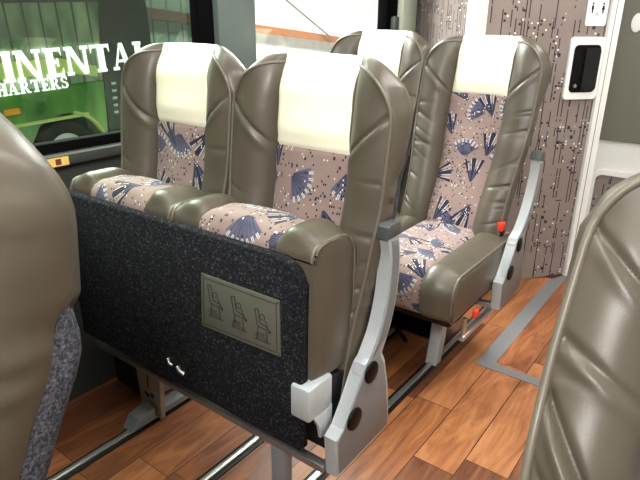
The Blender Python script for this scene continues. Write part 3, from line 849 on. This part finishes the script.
# rear wall with padded panel and recessed port
YR = 3.35
bm = bmesh.new()
add_box(bm, (-.72, YR, .02), (1.2, YR+.05, 2.0), .004)
struct('wall_rear', bmmesh('wall_rear', bm, M['white']))
bx = struct('wall_side_return', wallseg('wall_side_return', (-.530, 2.80), (-.640, YR), 0.0, 2.0, .03, M['white']))
pd = link('padded_panel', prism('padded_panel', rrect(-.632, .585, .20, 1.80, .02), YR-.018, YR-.0005, M['pad'], 'y', .006))
tag(pd, 'grey green padded panel on the white rear wall beyond the aisle', 'panel')
link('stud_button', prism('stud_button', [(-.535+.026*math.cos(2*pi*k/20), 1.175+.045*math.sin(2*pi*k/20)) for k in range(20)], YR-.026, YR-.017, M['white'], 'y', .003), pd)['label'] = 'white oval stud'
pt = D.objects.new('wall_port', None); C.objects.link(pt); pt.location = (0, 0, 0)
tag(pt, 'white framed recess with patterned inset low on the rear wall', 'recess')
bm = bmesh.new()
outer = rrect(-.618, .085, -.25, .425, .05); inner = rrect(-.594, .115, -.275, .396, .035)
n = len(outer)
for y0, y1 in ((YR-.016, YR-.0005),):
    vo0 = [bm.verts.new((p[0], y0, p[1])) for p in outer]; vi0 = [bm.verts.new((p[0], y0, p[1])) for p in inner]
    vo1 = [bm.verts.new((p[0], y1, p[1])) for p in outer]; vi1 = [bm.verts.new((p[0], y1, p[1])) for p in inner]
    for i in range(n):
        j = (i+1) % n
        bm.faces.new((vo0[i], vo0[j], vi0[j], vi0[i])); bm.faces.new((vo0[i], vo1[i], vo1[j], vo0[j])); bm.faces.new((vi0[i], vi0[j], vi1[j], vi1[i])); bm.faces.new((vo1[i], vi1[i], vi1[j], vo1[j]))
link('port_frame', bmmesh('port_frame', bm, M['white']), pt)
pin = rrect(-.594, .115, -.275, .396, .035)
me = D.meshes.new('port_inset'); me.from_pydata([(p[0], YR-.003, p[1]) for p in pin], [], [list(range(len(pin)))])
l = me.uv_layers.new(name='UVMap')
for lp in me.loops: l.data[lp.index].uv = (pin[lp.vertex_index][0]*1.0+9, pin[lp.vertex_index][1])
me.materials.append(M['pattern'])
link('port_inset', me, pt)
bm = bmesh.new(); add_tube(bm, [(-.47+.075*math.cos(a), YR-.02, .26+.055*math.sin(a)) for a in [.6+k*.3 for k in range(16)]], .0045)
link('wire_loop', bmmesh('wire_loop', bm, M['track'], 60), pt)
# remaining shell: ceiling and right wall, outside the frame
struct('ceiling', box('ceiling', (XW-.06, -1.2, 2.0), (1.2, 3.6, 2.05), M['ceil'], 0))
struct('wall_right', box('wall_right', (1.15, -1.2, 0), (1.2, 3.6, 2.0), M['ceil'], 0))
st = link('safety_sticker', box('safety_sticker', (XW+.028, .77, .772), (XW+.0310, .835, .797), M['yellow'], 0))
tag(st, 'small yellow sticker on the dark ledge below the tinted window', 'sticker')
link('sticker_print', box('sticker_print', (XW+.0308, .795, .776), (XW+.0315, .812, .793), M['redink'], 0), st)

# ------------------------------------------------------------------ outside
struct('ground', box('ground', (-16, -8, -.70), (-1.8, 34, -.60), M['ground'], 0))
struct('wall_garage_white', box('wall_garage_white', (-11.3, 11.2, -.6), (-11, 34, 9), M['clad'], 0))
struct('wall_garage_dimmed', box('wall_garage_dimmed', (-11.3, -8, -.6), (-11, 11.2, 9), M['clad_dimmed'], 0))  # same wall, with the tinted window's dimming put into its colour
bmx = link('roof_brace', None) if False else None
def bar(p, q, w, d, mat, name):
    p, q = Vector(p), Vector(q); t = (q-p).normalized(); up = Vector((1, 0, 0)); s = t.cross(up).normalized()
    bm = bmesh.new(); vs = []
    for e in (p, q):
        vs.append([bm.verts.new(e + s*a*w/2 + up*b*d) for a, b in ((-1, 0), (1, 0), (1, 1), (-1, 1))])
    for k in range(4): bm.faces.new((vs[0][k], vs[0][(k+1) % 4], vs[1][(k+1) % 4], vs[1][k]))
    bm.faces.new(vs[0]); bm.faces.new(vs[1])
    return bmmesh(name, bm, mat)
def lerp(t): return (-10.95, 7.0+8.6*t, 1.50-.78*t)
rb = link('sloping_beam', bar(lerp(-.1), lerp(.4865), .22, .10, M['beam_dimmed'], 'sloping_beam_dark'))  # same beam, its colour darkened as if dimmed by the tinted window
tag(rb, 'sloping beam coloured dark, as dimmed by the tinted window, on the wall dimmed likewise', 'beam', 'sloping beams on the garage wall')
rb = link('sloping_beam', bar(lerp(.4885), lerp(1.0), .19, .10, M['beam'], 'sloping_beam'))
tag(rb, 'orange brown sloping beam on the white wall outside the clear window', 'beam', 'sloping beams on the garage wall')
cb = link('hanging_cable', tube('hanging_cable', [(-10.8, 12.4, 2.0), (-10.8, 15.0, .78)], .025, M['cable']))
tag(cb, 'thin grey cable slanting across the bright wall outside', 'cable')

# parked green coach
XC = -6.2
co = D.objects.new('parked_coach', None); C.objects.link(co); co.location = (XC, 3.4, -.58)
co.rotation_euler = (math.radians(2.6), 0, 0)
tag(co, 'green coach with large white lettering parked outside the tinted window', 'coach')
def cy(y): return y-3.4
def cz(z): return z+.58
def coach_lower():
    pts = [(cy(-3), cz(-.28))]
    a = [(cy(3.44)+.47*math.cos(q), cz(-.24)+.44*math.sin(q)) for q in [pi - pi*k/18 for k in range(19)]]
    pts += a + [(cy(4.75), cz(-.28)), (cy(4.75), cz(.50)), (cy(-3), cz(.50))]
    return prism('coach_lower', pts, -2.2, 0, M['coach'], 'x', .02)
cl = link('lower_body', coach_lower(), co)
link('upper_body', prism('upper_body', [(cy(-3), cz(.50)), (cy(4.75), cz(.50)), (cy(4.75), cz(2.2)), (cy(4.6), cz(2.4)), (cy(-3), cz(2.4))], -2.2, -.01, M['coachup'], 'x', .02), co)
link('rear_corner', prism('rear_corner', [(cy(3.95), cz(-.22)), (cy(4.74), cz(-.22)), (cy(4.76), cz(.8)), (cy(4.76), cz(2.2)), (cy(4.25), cz(2.2)), (cy(4.05), cz(.9))], -.6, .012, M['coachdark'], 'x', .02), co)
link('lime_reflection', prism('lime_reflection', [(cy(-3), cz(.60)), (cy(3.55), cz(.64)), (cy(3.95), cz(.55)), (cy(3.95), cz(.67)), (cy(3.5), cz(.80)), (cy(-3), cz(.80))], -.02, .008, M['lime'], 'x', .002), co)  # yellow-green reflection behind the lettering, put on as a coloured band
link('body_trim', prism('body_trim', [(cy(-3), cz(.135)), (cy(3.75), cz(.135)), (cy(3.75), cz(.170)), (cy(-3), cz(.170))], -.02, .02, M['lime'], 'x', .004), co)
link('roof_line', prism('roof_line', [(cy(-3), cz(1.36)), (cy(4.7), cz(1.36)), (cy(4.7), cz(1.385)), (cy(-3), cz(1.385))], -.02, .004, M['coachdark'], 'x', .001), co)
link('marker_lamp', prism('marker_lamp', rrect(cy(2.80), cz(.275), cy(2.965), cz(.335), .015), -.01, .02, M['amber'], 'x', .004), co)['label'] = 'amber side lamp'
bm = bmesh.new()
add_tube(bm, [(.01, cy(3.44)+.48*math.cos(q), cz(-.24)+.45*math.sin(q)) for q in [pi*.42 - pi*.40*k/12 for k in range(13)]], .022)
link('wheel_arch_trim', bmmesh('wheel_arch_trim', bm, M['lime'], 60), co)
def wheel():
    bm = bmesh.new()
    prof = [(-.20, .20), (-.20, .34), (-.17, .375), (-.06, .375), (-.025, .35), (-.02, .24), (-.03, .215)]
    rings = []
    for k in range(36):
        a = 2*pi*k/36
        rings.append([bm.verts.new((x, cy(3.43)+r*math.cos(a), cz(-.24)+r*math.sin(a))) for x, r in prof])
    for k in range(36):
        A, B = rings[k], rings[(k+1) % 36]
        for i in range(len(prof)-1): bm.faces.new((A[i], A[i+1], B[i+1], B[i]))
    return bmmesh('tyre', bm, M['tyre'])
wh = link('wheel', wheel(), co)
bm = bmesh.new(); add_disc(bm, (cy(3.43), cz(-.24)), .222, -.12, -.035, 'x', 36, .01); add_disc(bm, (cy(3.43), cz(-.24)), .10, -.04, .0, 'x', 24, .02)
for k in range(8): add_disc(bm, (cy(3.43)+.155*math.cos(k*pi/4), cz(-.24)+.155*math.sin(k*pi/4)), .018, -.04, -.015, 'x', 8, .004)
link('hub', bmmesh('hub', bm, M['hub']), wh)['label'] = 'white wheel hub'
for k in range(5): link('rear_marker', box('rear_marker', (.010, cy(4.08)+.006*k, cz(.10+.085*k)), (.022, cy(4.14)+.006*k, cz(.13+.085*k)), M['white'], .004), co)
# serif lettering, cap height 1, drawn as slabs and arcs
def glyph(ch):
    T, t, s = .26, .12, .12     # stem, thin stroke, serif height
    P = []
    R = lambda x0, y0, x1, y1: P.append([(x0, y0), (x1, y0), (x1, y1), (x0, y1)])
    def arc(cx, cy_, rx, ry, a0, a1, wx, wy, n=14):
        for k in range(n):
            q0, q1 = a0+(a1-a0)*k/n, a0+(a1-a0)*(k+1)/n
            P.append([(cx+rx*math.cos(q0), cy_+ry*math.sin(q0)), (cx+rx*math.cos(q1), cy_+ry*math.sin(q1)),
                      (cx+(rx-wx)*math.cos(q1), cy_+(ry-wy)*math.sin(q1)), (cx+(rx-wx)*math.cos(q0), cy_+(ry-wy)*math.sin(q0))])
    if ch == 'I': R(.08, 0, .08+T, 1); R(0, 0, .36, s); R(0, 1-s, .36, 1); w = .36
    elif ch == 'N':
        R(.07, 0, .07+t, 1); R(.72, 0, .72+t, 1); P.append([(.04, 1), (.30, 1), (.81, 0), (.66, 0)]); R(0, 0, .25, s); R(0, 1-s, .2, 1); R(.62, 1-s, .92, 1); w = .92
    elif ch == 'E':
        R(.08, 0, .08+T, 1); R(0, 0, .66, s); R(0, 1-s, .64, 1); R(.2, .46, .48, .46+s); R(.45, .36, .51, .64); P.append([(.66, .30), (.66, 0), (.54, 0)]); P.append([(.64, .72), (.52, 1), (.64, 1)]); w = .68
    elif ch == 'T':
        R(.29, 0, .29+T, 1); R(.19, 0, .59, s); R(0, 1-s, .78, 1); P.append([(0, .70), (.12, 1), (0, 1)]); P.append([(.78, .70), (.78, 1), (.66, 1)]); w = .78
    elif ch == 'A':
        P.append([(.06, 0), (.15, 0), (.42, 1), (.36, 1)]); P.append([(.56, 0), (.80, 0), (.50, 1), (.34, 1)]); R(.2, .28, .62, .28+.8*s); R(0, 0, .26, s); R(.48, 0, .88, s); w = .88
    elif ch == 'L':
        R(.08, 0, .08+T, 1); R(0, 1-s, .38, 1); R(0, 0, .64, s); P.append([(.64, .34), (.64, 0), (.50, 0)]); w = .66
    elif ch == 'O': arc(.42, .5, .42, .51, 0, 2*pi, .19, .07, 28); w = .84
    elif ch == 'C': arc(.42, .5, .42, .51, .25*pi, 1.75*pi, .19, .07, 24); R(.66, .68, .74, 1.0); R(.66, 0, .74, .30); w = .78
    elif ch == 'H':
        R(.08, 0, .08+T, 1); R(.62, 0, .62+T, 1); R(.2, .46, .7, .46+s)
        for x in (0, .54): R(x, 0, x+.36, s); R(x, 1-s, x+.36, 1)
        w = .90
    elif ch == 'R':
        R(.08, 0, .08+T, 1); R(0, 0, .36, s); R(0, 1-s, .45, 1); arc(.42, .74, .28, .26, -pi/2, pi/2, .18, .08); R(.2, .48, .45, .56); P.append([(.36, .52), (.54, .52), (.84, 0), (.62, 0)]); R(.60, 0, .88, s); w = .88
    elif ch == 'S':
        arc(.33, .735, .29, .265, .15*pi, 1.35*pi, .17, .09); arc(.33, .27, .31, .28, -.85*pi, .42*pi, .18, .09); P.append([(.10, .66), (.26, .52), (.60, .36), (.40, .58)]); R(.52, .70, .58, .98); R(.04, .02, .10, .30); w = .66
    return P, w
def lettering(name, text, y_end, z0, h, wscale, gap):
    tot = 0; gl = []
    for ch in text:
        P, w = glyph(ch); gl.append((P, w, tot)); tot += w+gap
    tot -= gap
    bm = bmesh.new(); k = 0
    for P, w, x0 in gl:
        for poly in P:
            k += 1
            pts = [(cy(y_end) + (x0+p[0]-tot)*h*wscale, cz(z0)+p[1]*h) for p in poly]
            add_prism(bm, pts, .013, .020+.00025*(k % 7), 'x')
    return bmmesh(name, bm, M['letter'], 20)
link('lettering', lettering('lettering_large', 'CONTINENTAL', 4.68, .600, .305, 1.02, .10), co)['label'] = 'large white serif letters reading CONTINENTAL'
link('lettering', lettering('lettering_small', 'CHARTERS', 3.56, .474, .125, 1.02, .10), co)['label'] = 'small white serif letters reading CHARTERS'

# ------------------------------------------------------------------ lights
def area(name, loc, rot, sx, sy, power, col=(1, 1, 1)):
    l = D.lights.new(name, 'AREA'); l.shape = 'RECTANGLE'; l.size = sx; l.size_y = sy; l.energy = power; l.color = col
    o = D.objects.new(name, l); C.objects.link(o); o.location = loc; o.rotation_euler = rot
    return o
area('ceiling_light_aisle', (-.25, 1.5, 1.93), (0, 0, 0), .22, 2.6, 34, (1, .97, .92))
area('ceiling_light_window', (-1.2, 1.0, 1.93), (0, math.radians(-12), 0), .16, 2.6, 12, (.97, 1, .94))
area('ceiling_light_front', (.1, -.6, 1.85), (math.radians(38), 0, 0), .8, .5, 22, (1, .97, .92))
area('near_left_fill', (.05, -.45, 1.78), (math.radians(22), math.radians(52), 0), .3, .3, 17, (1, .94, .89))  # unseen fill light added to brighten the near left seat
area('ceiling_light_right', (.7, 1.6, 1.93), (0, math.radians(20), 0), .16, 2.6, 11, (1, .97, .92))
area('wall_fill_light', (-8.0, 10.0, 6.5), (0, math.radians(-50), 0), 4, 22, 14000, (1, 1, .98))  # unseen light added to whiten the wall outside
area('coach_fill_light', (-3.0, 3.0, 4.6), (0, math.radians(-42), 0), 1.5, 8, 900, (1, 1, .95))  # unseen light added to brighten the parked coach
wd = D.worlds.new('world'); bpy.context.scene.world = wd; wd.use_nodes = True
wd.node_tree.nodes['Background'].inputs[0].default_value = (.85, .92, 1, 1); wd.node_tree.nodes['Background'].inputs[1].default_value = .22
sc = bpy.context.scene
sc.view_settings.view_transform = 'Standard'; sc.view_settings.look = 'None'; sc.view_settings.exposure = 0; sc.view_settings.gamma = 1

# ------------------------------------------------------------------ camera
cam = D.cameras.new('camera'); cam.sensor_width = 36; cam.lens = 36*560.18/640; cam.clip_start = .02
oc = D.objects.new('camera', cam); C.objects.link(oc)
# rows: camera right, up, backward in world coordinates
right = Vector((.7988, .6014, .0068)); down = Vector((.2200, -.2811, -.9341)); fwd = Vector((-.5597, .7479, -.3570))
fwd.normalize(); right = (right - fwd*right.dot(fwd)).normalized(); up = right.cross(fwd)
m = Matrix(((right.x, up.x, -fwd.x, 0), (right.y, up.y, -fwd.y, 0), (right.z, up.z, -fwd.z, 1.15), (0, 0, 0, 1)))
oc.matrix_world = m
sc.camera = oc
